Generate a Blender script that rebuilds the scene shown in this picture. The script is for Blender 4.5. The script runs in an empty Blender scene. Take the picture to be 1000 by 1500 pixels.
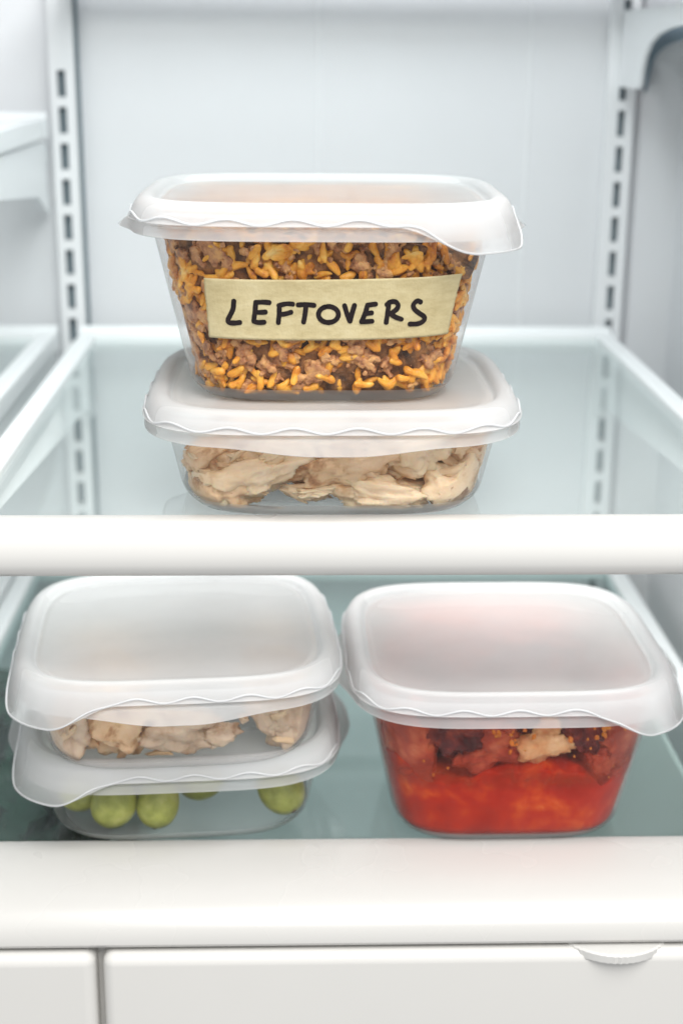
import bpy, bmesh, math, random
from mathutils import Vector, Matrix, noise, Euler
rnd = random.Random(7)
sc = bpy.context.scene
col = sc.collection

# ------------------------------------------------------------------ camera
F = 2158.536
def _n(v): return Vector(v).normalized()
Yc = _n((436 - 500, -(72 - 750), -F))
Zc = -_n((448 - 500, -(7627 - 750), -F))
Xc = Yc.cross(Zc).normalized(); Zc = Xc.cross(Yc).normalized()
CAM = Vector((0, -.60, .189))
cd = bpy.data.cameras.new('camera'); cam = bpy.data.objects.new('camera', cd); col.objects.link(cam)
cam.matrix_world = Matrix.Translation(CAM) @ Matrix((Xc, Yc, Zc)).to_4x4()
cd.sensor_fit = 'VERTICAL'; cd.sensor_height = 36; cd.sensor_width = 24
cd.lens = F / 1500 * 36
cd.clip_start = .02; cd.clip_end = 50
cd.dof.use_dof = True; cd.dof.focus_distance = .612; cd.dof.aperture_fstop = 6.4
sc.camera = cam

# ------------------------------------------------------------------ light
w = bpy.data.worlds.new('World'); sc.world = w; w.use_nodes = True
bg = w.node_tree.nodes['Background']
bg.inputs[0].default_value = (.965, .98, 1, 1); bg.inputs[1].default_value = .55
def area(name, loc, target, size, power, colr=(1, 1, 1), sy=None):
    l = bpy.data.lights.new(name, 'AREA'); l.energy = power; l.size = size; l.color = colr
    if sy: l.shape = 'RECTANGLE'; l.size_y = sy
    o = bpy.data.objects.new(name, l); col.objects.link(o); o.location = loc
    o.rotation_euler = (Vector(target) - Vector(loc)).to_track_quat('-Z', 'Y').to_euler()
    return o
area('window_light', (.26, -.86, 1.16), (.03, .05, -.05), 1.0, 31, (1, .985, .96))
area('fridge_lamp', (.03, .16, .50), (.03, .16, 0), .30, 1.5, (.96, .98, 1), .22)
area('lower_fill', (.02, .17, -.0115), (.02, .17, -.2), .30, .42, (1, .985, .965), .20)  # added fill under the main shelf to brighten the lower lids
sc.view_settings.view_transform = 'Standard'; sc.view_settings.look = 'None'
sc.view_settings.exposure = 0.22; sc.view_settings.gamma = 1
cy = sc.cycles
cy.max_bounces = 14; cy.transparent_max_bounces = 40; cy.transmission_bounces = 10
cy.diffuse_bounces = 6; cy.glossy_bounces = 4; cy.sample_clamp_indirect = 6
cy.caustics_refractive = False; cy.caustics_reflective = False

# ------------------------------------------------------------------ material helpers
def mat(name):
    m = bpy.data.materials.new(name); m.use_nodes = True
    nt = m.node_tree; nt.nodes.clear()
    out = nt.nodes.new('ShaderNodeOutputMaterial')
    return m, nt, out
def N(nt, t, **kw):
    n = nt.nodes.new(t)
    for k, v in kw.items():
        if k.startswith('i_'):
            key = k[2:]; key = int(key) if key.isdigit() else key.replace('_', ' ')
            n.inputs[key].default_value = v
        else: setattr(n, k, v)
    return n
def L(nt, a, b): nt.links.new(a, b)
def ramp(nt, stops, src=None):
    r = nt.nodes.new('ShaderNodeValToRGB'); e = r.color_ramp.elements
    while len(e) < len(stops): e.new(.5)
    for k, (p, c) in enumerate(stops):
        e[k].position = p; e[k].color = (*c, 1) if len(c) == 3 else c
    if src is not None: L(nt, src, r.inputs[0])
    return r
def noise_n(nt, scale, detail=3, rough=.55, vec=None, dist=0):
    n = N(nt, 'ShaderNodeTexNoise'); n.inputs['Scale'].default_value = scale
    n.inputs['Detail'].default_value = detail; n.inputs['Roughness'].default_value = rough
    n.inputs['Distortion'].default_value = dist
    if vec is not None: L(nt, vec, n.inputs['Vector'])
    return n
def obj_co(nt, scale=None):
    t = N(nt, 'ShaderNodeTexCoord')
    if scale is None: return t.outputs['Object']
    m = N(nt, 'ShaderNodeMapping'); m.inputs['Scale'].default_value = scale
    L(nt, t.outputs['Object'], m.inputs[0]); return m.outputs[0]
def bump(nt, h, strength, dist=.001):
    b = N(nt, 'ShaderNodeBump'); b.inputs['Strength'].default_value = strength
    b.inputs['Distance'].default_value = dist; L(nt, h, b.inputs['Height']); return b.outputs[0]

def plastic(name, c, rough=.35, grain=60, var=.04, bs=.15, sub=0.0):
    m, nt, out = mat(name); co = obj_co(nt)
    p = N(nt, 'ShaderNodeBsdfPrincipled')
    n1 = noise_n(nt, 7, 4, .6, co); lo = tuple(x * (1 - var) for x in c)
    r = ramp(nt, [(.3, lo), (.7, c)], n1.outputs[0]); L(nt, r.outputs[0], p.inputs['Base Color'])
    p.inputs['Roughness'].default_value = rough
    n2 = noise_n(nt, grain, 2, .5, co)
    mr = N(nt, 'ShaderNodeMapRange'); mr.inputs[3].default_value = rough - .06; mr.inputs[4].default_value = rough + .1
    L(nt, n1.outputs[0], mr.inputs[0]); L(nt, mr.outputs[0], p.inputs['Roughness'])
    L(nt, bump(nt, n2.outputs[0], bs, .0006), p.inputs['Normal'])
    if sub: p.inputs['Subsurface Weight'].default_value = sub; p.inputs['Subsurface Scale'].default_value = .01
    L(nt, p.outputs[0], out.inputs[0]); return m

def front_fresnel(nt, ior):
    fr = N(nt, 'ShaderNodeFresnel'); fr.inputs[0].default_value = ior
    g = N(nt, 'ShaderNodeNewGeometry'); s = N(nt, 'ShaderNodeMath', operation='SUBTRACT'); s.inputs[0].default_value = 1
    L(nt, g.outputs['Backfacing'], s.inputs[1])
    mu = N(nt, 'ShaderNodeMath', operation='MULTIPLY'); L(nt, fr.outputs[0], mu.inputs[0]); L(nt, s.outputs[0], mu.inputs[1])
    return mu.outputs[0]

def shelf_glass(name, tint, haze=.03):
    m, nt, out = mat(name)
    t = N(nt, 'ShaderNodeBsdfTransparent'); t.inputs[0].default_value = (*tint, 1)
    g = N(nt, 'ShaderNodeBsdfGlossy'); g.inputs['Roughness'].default_value = .03; g.inputs[0].default_value = (.93, .98, .97, 1)
    d = N(nt, 'ShaderNodeBsdfDiffuse'); d.inputs[0].default_value = (.80, .87, .865, 1)
    mx0 = N(nt, 'ShaderNodeMixShader'); mx0.inputs[0].default_value = haze
    L(nt, t.outputs[0], mx0.inputs[1]); L(nt, d.outputs[0], mx0.inputs[2])
    mx = N(nt, 'ShaderNodeMixShader'); L(nt, front_fresnel(nt, 1.46), mx.inputs[0])
    L(nt, mx0.outputs[0], mx.inputs[1]); L(nt, g.outputs[0], mx.inputs[2])
    L(nt, mx.outputs[0], out.inputs[0]); return m

def clear_pp(name, haze_lo=.014, haze_hi=.42, milk=(.86, .88, .90)):
    """thin clear polypropylene: see-through, milky where it is seen edge-on, dewed and scuffed"""
    m, nt, out = mat(name); co = obj_co(nt)
    t = N(nt, 'ShaderNodeBsdfTransparent'); t.inputs[0].default_value = (.975, .975, .975, 1)
    g = N(nt, 'ShaderNodeBsdfGlossy'); g.inputs['Roughness'].default_value = .12
    nb = noise_n(nt, 55, 3, .6, co); L(nt, bump(nt, nb.outputs[0], .12, .001), g.inputs['Normal'])
    d = N(nt, 'ShaderNodeBsdfDiffuse'); d.inputs[0].default_value = (*milk, 1)
    tr = N(nt, 'ShaderNodeBsdfTranslucent'); tr.inputs[0].default_value = (*milk, 1)
    dm = N(nt, 'ShaderNodeMixShader'); dm.inputs[0].default_value = .45; L(nt, d.outputs[0], dm.inputs[1]); L(nt, tr.outputs[0], dm.inputs[2])
    lw = N(nt, 'ShaderNodeLayerWeight'); lw.inputs[0].default_value = .5; pw = N(nt, 'ShaderNodeMath', operation='POWER'); pw.inputs[1].default_value = 2.6; L(nt, lw.outputs['Facing'], pw.inputs[0])
    n1 = noise_n(nt, 38, 5, .7, co); n2 = noise_n(nt, 950, 2, .6, co)
    r1 = ramp(nt, [(.40, (0, 0, 0)), (.72, (1, 1, 1))], n1.outputs[0])
    r2 = ramp(nt, [(.62, (0, 0, 0)), (.72, (1, 1, 1))], n2.outputs[0])
    dew = N(nt, 'ShaderNodeMath', operation='MULTIPLY'); L(nt, r1.outputs[0], dew.inputs[0]); L(nt, r2.outputs[0], dew.inputs[1])
    a = N(nt, 'ShaderNodeMapRange'); a.inputs[3].default_value = haze_lo; a.inputs[4].default_value = haze_hi
    L(nt, pw.outputs[0], a.inputs[0])
    s1 = N(nt, 'ShaderNodeMath', operation='MULTIPLY_ADD'); s1.inputs[1].default_value = .014; L(nt, r1.outputs[0], s1.inputs[0]); L(nt, a.outputs[0], s1.inputs[2])
    s2 = N(nt, 'ShaderNodeMath', operation='MULTIPLY_ADD'); s2.inputs[1].default_value = .11; L(nt, dew.outputs[0], s2.inputs[0]); L(nt, s1.outputs[0], s2.inputs[2])
    mx0 = N(nt, 'ShaderNodeMixShader'); L(nt, s2.outputs[0], mx0.inputs[0]); L(nt, t.outputs[0], mx0.inputs[1]); L(nt, dm.outputs[0], mx0.inputs[2])
    mx = N(nt, 'ShaderNodeMixShader'); L(nt, front_fresnel(nt, 1.22), mx.inputs[0])
    L(nt, mx0.outputs[0], mx.inputs[1]); L(nt, g.outputs[0], mx.inputs[2]); L(nt, mx.outputs[0], out.inputs[0])
    return m

def lid_pp(name, milk=(.93, .935, .94), clear=.20, thru=.50):
    """frosted white polyethylene lid: diffuses and lets some light and blurred colour through"""
    m, nt, out = mat(name); co = obj_co(nt)
    d = N(nt, 'ShaderNodeBsdfDiffuse'); d.inputs[0].default_value = (*milk, 1)
    tr = N(nt, 'ShaderNodeBsdfTranslucent'); tr.inputs[0].default_value = (*milk, 1)
    dm = N(nt, 'ShaderNodeMixShader'); dm.inputs[0].default_value = thru; L(nt, d.outputs[0], dm.inputs[1]); L(nt, tr.outputs[0], dm.inputs[2])
    rf = N(nt, 'ShaderNodeBsdfRefraction'); rf.inputs[0].default_value = (.96, .965, .97, 1); rf.inputs['Roughness'].default_value = .38; rf.inputs['IOR'].default_value = 1.12
    tp = N(nt, 'ShaderNodeBsdfTransparent'); tp.inputs[0].default_value = (.97, .97, .97, 1)
    cm = N(nt, 'ShaderNodeMixShader'); cm.inputs[0].default_value = .45; L(nt, rf.outputs[0], cm.inputs[1]); L(nt, tp.outputs[0], cm.inputs[2])
    n1 = noise_n(nt, 30, 4, .6, co)
    mr = N(nt, 'ShaderNodeMapRange'); mr.inputs[3].default_value = clear - .06; mr.inputs[4].default_value = clear + .05; L(nt, n1.outputs[0], mr.inputs[0])
    at = N(nt, 'ShaderNodeAttribute'); at.attribute_name = 'thinness'; ta = N(nt, 'ShaderNodeMath', operation='MULTIPLY_ADD'); ta.inputs[1].default_value = .34; L(nt, at.outputs['Fac'], ta.inputs[0]); L(nt, mr.outputs[0], ta.inputs[2])
    mx0 = N(nt, 'ShaderNodeMixShader'); L(nt, ta.outputs[0], mx0.inputs[0]); L(nt, dm.outputs[0], mx0.inputs[1]); L(nt, cm.outputs[0], mx0.inputs[2])
    g = N(nt, 'ShaderNodeBsdfGlossy'); g.inputs['Roughness'].default_value = .22
    n2 = noise_n(nt, 240, 3, .6, co); L(nt, bump(nt, n2.outputs[0], .10, .0005), g.inputs['Normal'])
    ff = front_fresnel(nt, 1.45)
    mx = N(nt, 'ShaderNodeMixShader'); L(nt, ff, mx.inputs[0]); L(nt, mx0.outputs[0], mx.inputs[1]); L(nt, g.outputs[0], mx.inputs[2])
    L(nt, mx.outputs[0], out.inputs[0]); return m

def food(name, stops, scale=120, rough=.35, sub=.15, bs=.5, bd=.0006, stretch=None, island=0, spec=.3, bscale=None, srad=(1, .45, .2)):
    m, nt, out = mat(name); co = obj_co(nt, stretch)
    p = N(nt, 'ShaderNodeBsdfPrincipled'); n1 = noise_n(nt, scale, 5, .62, co, .3)
    fac = n1.outputs[0]
    if island:
        g = N(nt, 'ShaderNodeNewGeometry'); ma = N(nt, 'ShaderNodeMath', operation='MULTIPLY_ADD'); ma.inputs[1].default_value = island
        L(nt, g.outputs['Random Per Island'], ma.inputs[0])
        mb = N(nt, 'ShaderNodeMath', operation='MULTIPLY'); mb.inputs[1].default_value = 1 - island; L(nt, fac, mb.inputs[0]); L(nt, mb.outputs[0], ma.inputs[2]); fac = ma.outputs[0]
    r = ramp(nt, stops, fac); L(nt, r.outputs[0], p.inputs['Base Color'])
    p.inputs['Roughness'].default_value = rough; p.inputs['Specular IOR Level'].default_value = spec
    if sub:
        p.inputs['Subsurface Weight'].default_value = sub; p.inputs['Subsurface Scale'].default_value = .004; p.inputs['Subsurface Radius'].default_value = srad
    n2 = noise_n(nt, bscale or scale * 5, 4, .65, co); L(nt, bump(nt, n2.outputs[0], bs, bd), p.inputs['Normal'])
    L(nt, p.outputs[0], out.inputs[0]); return m

M = {}
M['liner'] = plastic('liner_plastic', (.745, .752, .768), .42, 9, .03, .10)
M['white'] = plastic('white_plastic', (.61, .602, .58), .28, 40, .02, .05)
M['frame'] = plastic('frame_plastic', (.84, .86, .865), .32, 40, .03, .05)
M['metal'] = plastic('painted_metal', (.84, .85, .86), .35, 40, .03, .05)
M['slot'] = plastic('slot_dark', (.19, .24, .27), .6, 40, .1, .05)
M['ledge'] = plastic('ledge_plastic', (.535, .527, .507), .26, 40, .02, .05)
M['drawer'] = plastic('drawer_plastic', (.62, .61, .585), .30, 40, .03, .05)
M['glass'] = shelf_glass('shelf_glass', (.965, .985, .983), .11)
M['glass_low'] = shelf_glass('tinted_glass', (.885, .955, .950), .03)
M['body'] = clear_pp('clear_polypropylene')
m, nt, out = mat('inner_skin'); t = N(nt, 'ShaderNodeBsdfTransparent'); t.inputs[0].default_value = (.99, .99, .99, 1); L(nt, t.outputs[0], out.inputs[0]); M['skin'] = m
M['flange'] = lid_pp('milky_flange', (.95, .955, .96), .50)
M['floor'] = lid_pp('milky_base', (.94, .95, .955), .80)
M['lid'] = lid_pp('frosted_lid', (.97, .975, .98), .29); M['panel'] = lid_pp('frosted_panel', (.98, .98, .98), .22, .62)
M['edge'] = plastic('glass_edge_green', (.25, .45, .42), .15, 40, .1, .0)

# ------------------------------------------------------------------ object helpers
def link(name, me, m=None, parent=None, smooth=True):
    o = bpy.data.objects.new(name, me); col.objects.link(o)
    if m is not None: me.materials.append(m)
    if smooth:
        for p in me.polygons: p.use_smooth = True
    if parent is not None: o.parent = parent
    return o
def mesh(name, vs, fs):
    me = bpy.data.meshes.new(name); me.from_pydata([tuple(v) for v in vs], [], fs); me.update(); return me
def empty(name, loc, rz=0, label=None, cat=None, group=None):
    o = bpy.data.objects.new(name, None); o.empty_display_size = .02; col.objects.link(o); o.location = loc; o.rotation_euler.z = rz
    if label: tag(o, label, cat, group)
    return o
def tag(o, label, cat, group=None, kind=None):
    o['label'] = label; o['category'] = cat
    if group: o['group'] = group
    if kind: o['kind'] = kind
    return o
def box(name, lo, hi, m, parent=None, bev=.0, seg=3, smooth=True):
    bm = bmesh.new(); bmesh.ops.create_cube(bm, size=1)
    for v in bm.verts:
        v.co = Vector([lo[k] + (v.co[k] + .5) * (hi[k] - lo[k]) for k in range(3)])
    if bev: bmesh.ops.bevel(bm, geom=bm.edges[:], offset=bev, segments=seg, affect='EDGES', profile=.5)
    me = bpy.data.meshes.new(name); bm.to_mesh(me); bm.free()
    o = link(name, me, m, parent, False)
    if bev and smooth:
        for p in me.polygons: p.use_smooth = True
        md = o.modifiers.new('wn', 'WEIGHTED_NORMAL'); md.keep_sharp = False
    return o
def extrude_x(name, prof, x0, x1, m, parent=None, smooth_ang=40, nx=1):
    """closed (y,z) profile run along x"""
    k = len(prof); vs = []; fs = []
    for i in range(nx + 1):
        x = x0 + (x1 - x0) * i / nx
        vs += [(x, y, z) for y, z in prof]
    for i in range(nx):
        for j in range(k):
            a = i * k + j; b = i * k + (j + 1) % k; fs.append((a, b, b + k, a + k))
    fs.append(tuple(range(k))[::-1]); fs.append(tuple(nx * k + j for j in range(k)))
    me = mesh(name, vs, fs); o = link(name, me, m, parent)
    bm = bmesh.new(); bm.from_mesh(me); bmesh.ops.recalc_face_normals(bm, faces=bm.faces[:]); bm.to_mesh(me); bm.free()
    me.shade_smooth() if hasattr(me, 'shade_smooth') else None
    me.set_sharp_from_angle(angle=math.radians(smooth_ang))
    return o
def struct(o): o['kind'] = 'structure'; return o

# ------------------------------------------------------------------ fridge liner
XL, XR, YB = -.60, .233, .432
ZT, ZB = .52, -.52
struct(box('back_wall', (XL, YB, ZB), (XR + .02, YB + .02, ZT), M['liner']))
struct(box('ceiling', (XL, -.03, ZT), (XR + .02, YB, ZT + .02), M['liner']))
struct(box('floor', (XL, -.05, ZB - .02), (XR + .02, YB, ZB), M['liner']))
struct(box('left_wall', (XL - .02, -.03, ZB), (XL, YB + .02, ZT), M['liner']))
# right wall with a softly recessed bay whose rounded upper corner shows at the top right
def right_wall():
    ys = 90; zs = 150; vs = []; fs = []
    y0, y1, z0, z1 = -.06, YB, ZB, ZT
    for i in range(ys + 1):
        for j in range(zs + 1):
            y = y0 + (y1 - y0) * i / ys; z = z0 + (z1 - z0) * j / zs
            # rounded rectangle bay: y < .385, z < .205
            cy_, cz_, r = .424 - .04, .2035 - .04, .04
            dx = max(y - cy_, 0); dz = max(z - cz_, 0)
            d = math.hypot(dx, dz) - r if (dx > 0 and dz > 0) else max(y - cy_, z - cz_) - r
            t = max(0, min(1, .5 - d / .008)); t = t * t * (3 - 2 * t)
            cor = max(0, y - (YB - .02)) / .02      # fillet into the back wall
            vs.append((XR + .026 * t - .004 * cor ** 2, y, z))
    for i in range(ys):
        for j in range(zs):
            a = i * (zs + 1) + j; fs.append((a, a + 1, a + zs + 2, a + zs + 1))
    return vs, fs
vs, fs = right_wall(); o = struct(link('right_wall', mesh('right_wall', vs, fs), M['liner']))
sd = o.modifiers.new('thickness', 'SOLIDIFY'); sd.thickness = .012; sd.offset = -1
# bracket shadow on the wall, put in as a dark arched strip
def shade_strip():
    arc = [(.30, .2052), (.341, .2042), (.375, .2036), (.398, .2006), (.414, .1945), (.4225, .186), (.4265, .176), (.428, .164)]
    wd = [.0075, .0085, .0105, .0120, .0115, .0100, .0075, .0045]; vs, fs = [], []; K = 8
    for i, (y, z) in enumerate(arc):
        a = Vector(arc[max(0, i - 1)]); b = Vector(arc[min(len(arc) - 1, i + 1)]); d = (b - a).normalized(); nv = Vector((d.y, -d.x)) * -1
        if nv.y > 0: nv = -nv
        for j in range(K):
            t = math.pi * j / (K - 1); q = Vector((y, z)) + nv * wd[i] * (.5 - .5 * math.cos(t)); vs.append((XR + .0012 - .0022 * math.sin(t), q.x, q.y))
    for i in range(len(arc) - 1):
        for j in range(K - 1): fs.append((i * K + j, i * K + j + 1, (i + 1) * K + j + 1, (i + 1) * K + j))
    return mesh('arched_shade_strip', vs, fs)
o = link('arched_shade_strip', shade_strip(), plastic('shade_grey', (.17, .235, .285), .5), bpy.data.objects['right_wall'])
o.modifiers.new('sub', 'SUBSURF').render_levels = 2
# faint moulded seams of the back wall
for x in (.0128, .155):
    o = box('panel_seam', (x, YB - .0012, .0), (x + .0016, YB + .004, ZT), M['metal'], bpy.data.objects['back_wall'], .0005)

# ------------------------------------------------------------------ slotted shelf standards
def standard(x0, x1, sx, sw, z_hi, label, label_edge=None):
    root = empty('shelf_standard', ((x0 + x1) / 2, YB, 0), 0, label, 'shelf rail', 'slotted shelf standards')
    bx0, bx1 = x0 - (x0 + x1) / 2, x1 - (x0 + x1) / 2
    # strip with real slot openings: two side bands and bridges between the slots
    s0 = sx - (x0 + x1) / 2 - sw / 2; s1 = s0 + sw; d0, d1 = -.010, -.006
    pitch, hgt = .0236, .0172
    me_v, me_f = [], []
    def bxx(a, b, z0, z1, y0=d0, y1=d1):
        n = len(me_v)
        me_v.extend([(a, y0, z0), (b, y0, z0), (b, y1, z0), (a, y1, z0), (a, y0, z1), (b, y0, z1), (b, y1, z1), (a, y1, z1)])
        for f in ((0, 1, 5, 4), (1, 2, 6, 5), (2, 3, 7, 6), (3, 0, 4, 7), (4, 5, 6, 7), (3, 2, 1, 0)): me_f.append(tuple(n + q for q in f))
    bxx(bx0, s0, -.30, .50); bxx(s1, bx1, -.30, .50)
    k0 = -12; k1 = 21; slots = []
    for k in range(k0, k1):
        zc = .0245 + pitch * k
        bxx(s0, s1, zc + hgt / 2, zc + pitch - hgt / 2)
        if zc > z_hi: bxx(s0, s1, zc - hgt / 2, zc + hgt / 2)
        slots.append(zc)
    bxx(bx0, bx0 + .0015, -.30, .50, d1, 0); bxx(bx1 - .0015, bx1, -.30, .50, d1, 0)
    link('strip', mesh('strip', me_v, me_f), M['metal'], root, False)
    sm = None
    for zc in slots:
        if not (-.20 < zc < z_hi): continue
        if sm is None:
            o = box('slot', (s0, -.0045, -hgt / 2), (s1, -.0005, hgt / 2), M['slot'], root); sm = o.data
        else:
            o = bpy.data.objects.new('slot', sm); col.objects.link(o); o.parent = root
        o.location.z = zc
    return root
standard(-.1640, -.1475, -.1565, .0056, .185, 'white slotted metal rail on the back wall left of the stacked tubs')
standard(.2070, .2260, .2178, .0050, .50, 'white slotted metal rail on the back wall by the right corner')
# recess-edge shadow beside the left strip, modelled as a thin dark box
o = box('edge_shade_line', (-.1468, YB - .007, -.30), (-.1452, YB - .0005, .50), M['slot'], None); 
tag(o, 'thin dark shadow strip running down right of the left slotted rail', 'shadow strip')

# ------------------------------------------------------------------ shelves
def shelf(name, x0, x1, zt, yf, yb, label, gm, rail_h=.0235, rail_prof=None, bracket=(1, 1), rails=(1, 1)):
    root = empty(name, ((x0 + x1) / 2, (yf + yb) / 2, zt), 0, label, 'fridge shelf')
    ox, oy = root.location.x, root.location.y
    X0, X1, F_, B_ = x0 - ox, x1 - ox, yf - oy, yb - oy
    sw = .012
    box('glass_panel', (X0 + sw * .6, F_ + .001, -.0045), (X1 - sw * .6, B_ - .004, 0), gm, root)
    if rail_prof is None:
        h = rail_h; r = .005
        rail_prof = [(F_ + .014, -.0050), (F_ + .0138, .0012), (F_ + .012, .0018), (F_ + .002, .0018), (F_ - .0005, .0012), (F_ - .0035, -.0020), (F_ - .0062, -.007), (F_ - .0072, -.012), (F_ - .0068, -.017), (F_ - .0050, -h + .0028), (F_ - .0022, -h + .0004), (F_ + .001, -h), (F_ + .010, -h), (F_ + .0125, -h + .003)]
        rail_prof = [(-.0032 + F_ + (y - F_) * .80 - .0085, (z - .0018) * .93 + .0012) for y, z in rail_prof]
    else: rail_prof = [(y + F_, z) for y, z in rail_prof]
    extrude_x('front_rail', rail_prof, X0 - .001, X1 + .001, M['white'] if rail_h else M['ledge'], root)
    bk = [(B_ - .012, -.010), (B_ - .0135, -.008), (B_ - .0135, .001), (B_ - .012, .0028), (B_ - .004, .0030), (B_ - .002, .0055), (B_ + .001, .006), (B_ + .002, .004), (B_ + .002, -.010)]
    extrude_x('back_rail', bk, X0, X1, M['frame'], root)
    for s in (0, 1):
        if not rails[s]: continue
        a, b = (X0, X0 + sw) if s == 0 else (X1 - sw, X1)
        box('side_rail', (a, F_ + .002, -.011), (b, B_ - .0142, .0035), M['frame'], root, .0025)
        if bracket[s]:
            xx = X0 + .003 if s == 0 else X1 - .0055
            pr = [(F_ + .06, -.0125), (B_ - .01, -.0125), (B_ + .006, -.014), (B_ + .0145, -.019), (B_ + .0145, -.026), (B_ + .008, -.026), (B_ + .008, -.050), (B_ + .0145, -.052), (B_ + .0145, -.059), (B_ + .004, -.060), (B_ - .03, -.046), (F_ + .06, -.022)]
            extrude_x('bracket', pr, xx, xx + .0025, M['frame'], root)
    return root
shelf('main_shelf', -.1495, .2165, 0, -.0035, .412, 'glass shelf with thick white front rail carrying the labelled leftovers stack', M['glass'])
shelf('side_shelf', -.56, -.1655, 0, -.0035, .412, 'neighbouring glass shelf at the left edge, level with the leftovers shelf', M['glass'], rails=(0, 1))
shelf('side_shelf', -.56, -.1655, .1420, .02, .412, 'white framed glass shelf high at the left edge above the neighbouring shelf', M['glass'], rails=(0, 1))
shelf('top_shelf', -.1495, .2165, .2335, -.0035, .412, 'glass shelf right at the top edge of the picture', M['glass'], bracket=(0, 0))

arch = [(.4265, .1665), (.432, .1640), (.4325, .215), (.10, .215), (.05, .209), (.14, .2065), (.22, .2050), (.267, .2034), (.298, .2018), (.323, .1988), (.341, .1938), (.352, .1865), (.3585, .1775), (.3615, .1685), (.366, .1665)]
top_ = [o_ for o_ in bpy.data.objects if o_.get('label', '').startswith('glass shelf right at the top')][0]
o_ = extrude_x('bracket', [(y - top_.location.y, z - top_.location.z) for y, z in arch], .2148 - top_.location.x, .2172 - top_.location.x, M['metal'], top_)
# ------------------------------------------------------------------ lower shelf over the crisper drawers
ZL = -.167
low_prof = [(.0, -.006), (.0, -.0002), (-.003, .0010), (-.010, .0006), (-.018, -.0004), (-.027, -.0020), (-.036, -.0048), (-.044, -.0090), (-.0495, -.0142), (-.0520, -.0190), (-.0524, -.0222), (-.0512, -.0240), (-.048, -.0246), (-.012, -.0246)]
R = shelf('lower_shelf', -.198, .2325, ZL, .0185, .412, 'lower tinted glass shelf with deep white rounded front ledge over the drawers', M['glass_low'], rail_prof=low_prof, rail_h=0, bracket=(0, 0))
shelf('lower_side_shelf', -.58, -.2005, ZL, .0185, .412, 'white edged glass cover at the left edge beside the lower shelf', M['glass_low'], rail_prof=low_prof, rail_h=0, bracket=(0, 0))
box('drawer_divider', (-.0930 - R.location.x, -.024 - R.location.y, -.30), (-.0840 - R.location.x, -.014 - R.location.y, -.0250), M['drawer'], R)
# humidity thumb wheel peeking out below the ledge
def dial():
    vs, fs = [], []; n = 120; cx = 0; r0 = .0272
    for lv, (z, k) in enumerate(((-.0012, .93), (-.0006, .99), (.0030, 1.0), (.0036, .97))):
        for i in range(n):
            a = 2 * math.pi * i / n; rr = r0 * k + .0003 * math.cos(a * 56)
            vs.append((rr * math.cos(a), rr * math.sin(a), z))
    for lv in range(3):
        for i in range(n): fs.append((lv * n + i, lv * n + (i + 1) % n, (lv + 1) * n + (i + 1) % n, (lv + 1) * n + i))
    fs.append(tuple(range(n))[::-1]); fs.append(tuple(3 * n + i for i in range(n)))
    return mesh('humidity_dial', vs, fs)
o = link('humidity_dial', dial(), M['white']); o.location = (.1422, -.0140, ZL - .0290)
o.data.set_sharp_from_angle(angle=math.radians(35))
tag(o, 'white ribbed humidity wheel peeking out below the lower ledge at right', 'dial')

def drawer(x0, x1, label):
    cx = (x0 + x1) / 2; root = empty('crisper_drawer', (cx, .0, ZL - .30), 0, label, 'drawer', 'crisper drawers below the lower shelf')
    a, b = x0 - cx, x1 - cx
    z1 = .30 - .0262
    box('drawer_front', (a, -.0365, 0), (b, -.018, z1), M['drawer'], root, .0055, 5)
    for q in (a + .004, b - .0065): box('side_panel', (q, -.017, .01), (q + .0025, .38, z1 - .006), M['drawer'], root)
    box('drawer_bottom', (a + .004, -.017, .006), (b - .004, .38, .0095), M['drawer'], root)
    return root
drawer(-.34, -.0902, 'left white crisper drawer front cut off by the left edge')
drawer(-.0872, .222, 'wide white crisper drawer front below the humidity wheel')

# produce inside the drawers, seen blurred through the tinted glass
def leafy(cx, cy, cz, sx, sy, sz, n, seed):
    r = random.Random(seed); vs, fs = [], []
    for _ in range(n):
        p = Vector((cx + r.uniform(-sx, sx), cy + r.uniform(-sy, sy), cz + r.uniform(-sz, sz)))
        e = Euler((r.uniform(-1, 1), r.uniform(-1, 1), r.uniform(0, 6.3))).to_matrix(); s = r.uniform(.018, .04); b = len(vs)
        for i in range(5):
            for j in range(4):
                u, v = i / 4 - .5, j / 3 - .5
                q = Vector((u * s * 1.5, v * s * (1 - 1.6 * u * u), .25 * s * math.sin(9 * u + v * 7) + .5 * s * v * v))
                vs.append(p + e @ q)
        for i in range(4):
            for j in range(3): k = b + i * 4 + j; fs.append((k, k + 1, k + 5, k + 4))
    return vs, fs
M['leaf'] = food('leafy_green', [(.3, (.005, .045, .025)), (.7, (.012, .085, .045))], 60, .4, 0, .4)
vs, fs = leafy(-.185, .17, ZL - .070, .075, .15, .028, 380, 3)
o = link('leafy_greens', mesh('leafy_greens', vs, fs), M['leaf']); tag(o, 'dark leafy greens seen dimly through the lower glass at left', 'vegetables', None, 'stuff')

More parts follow.
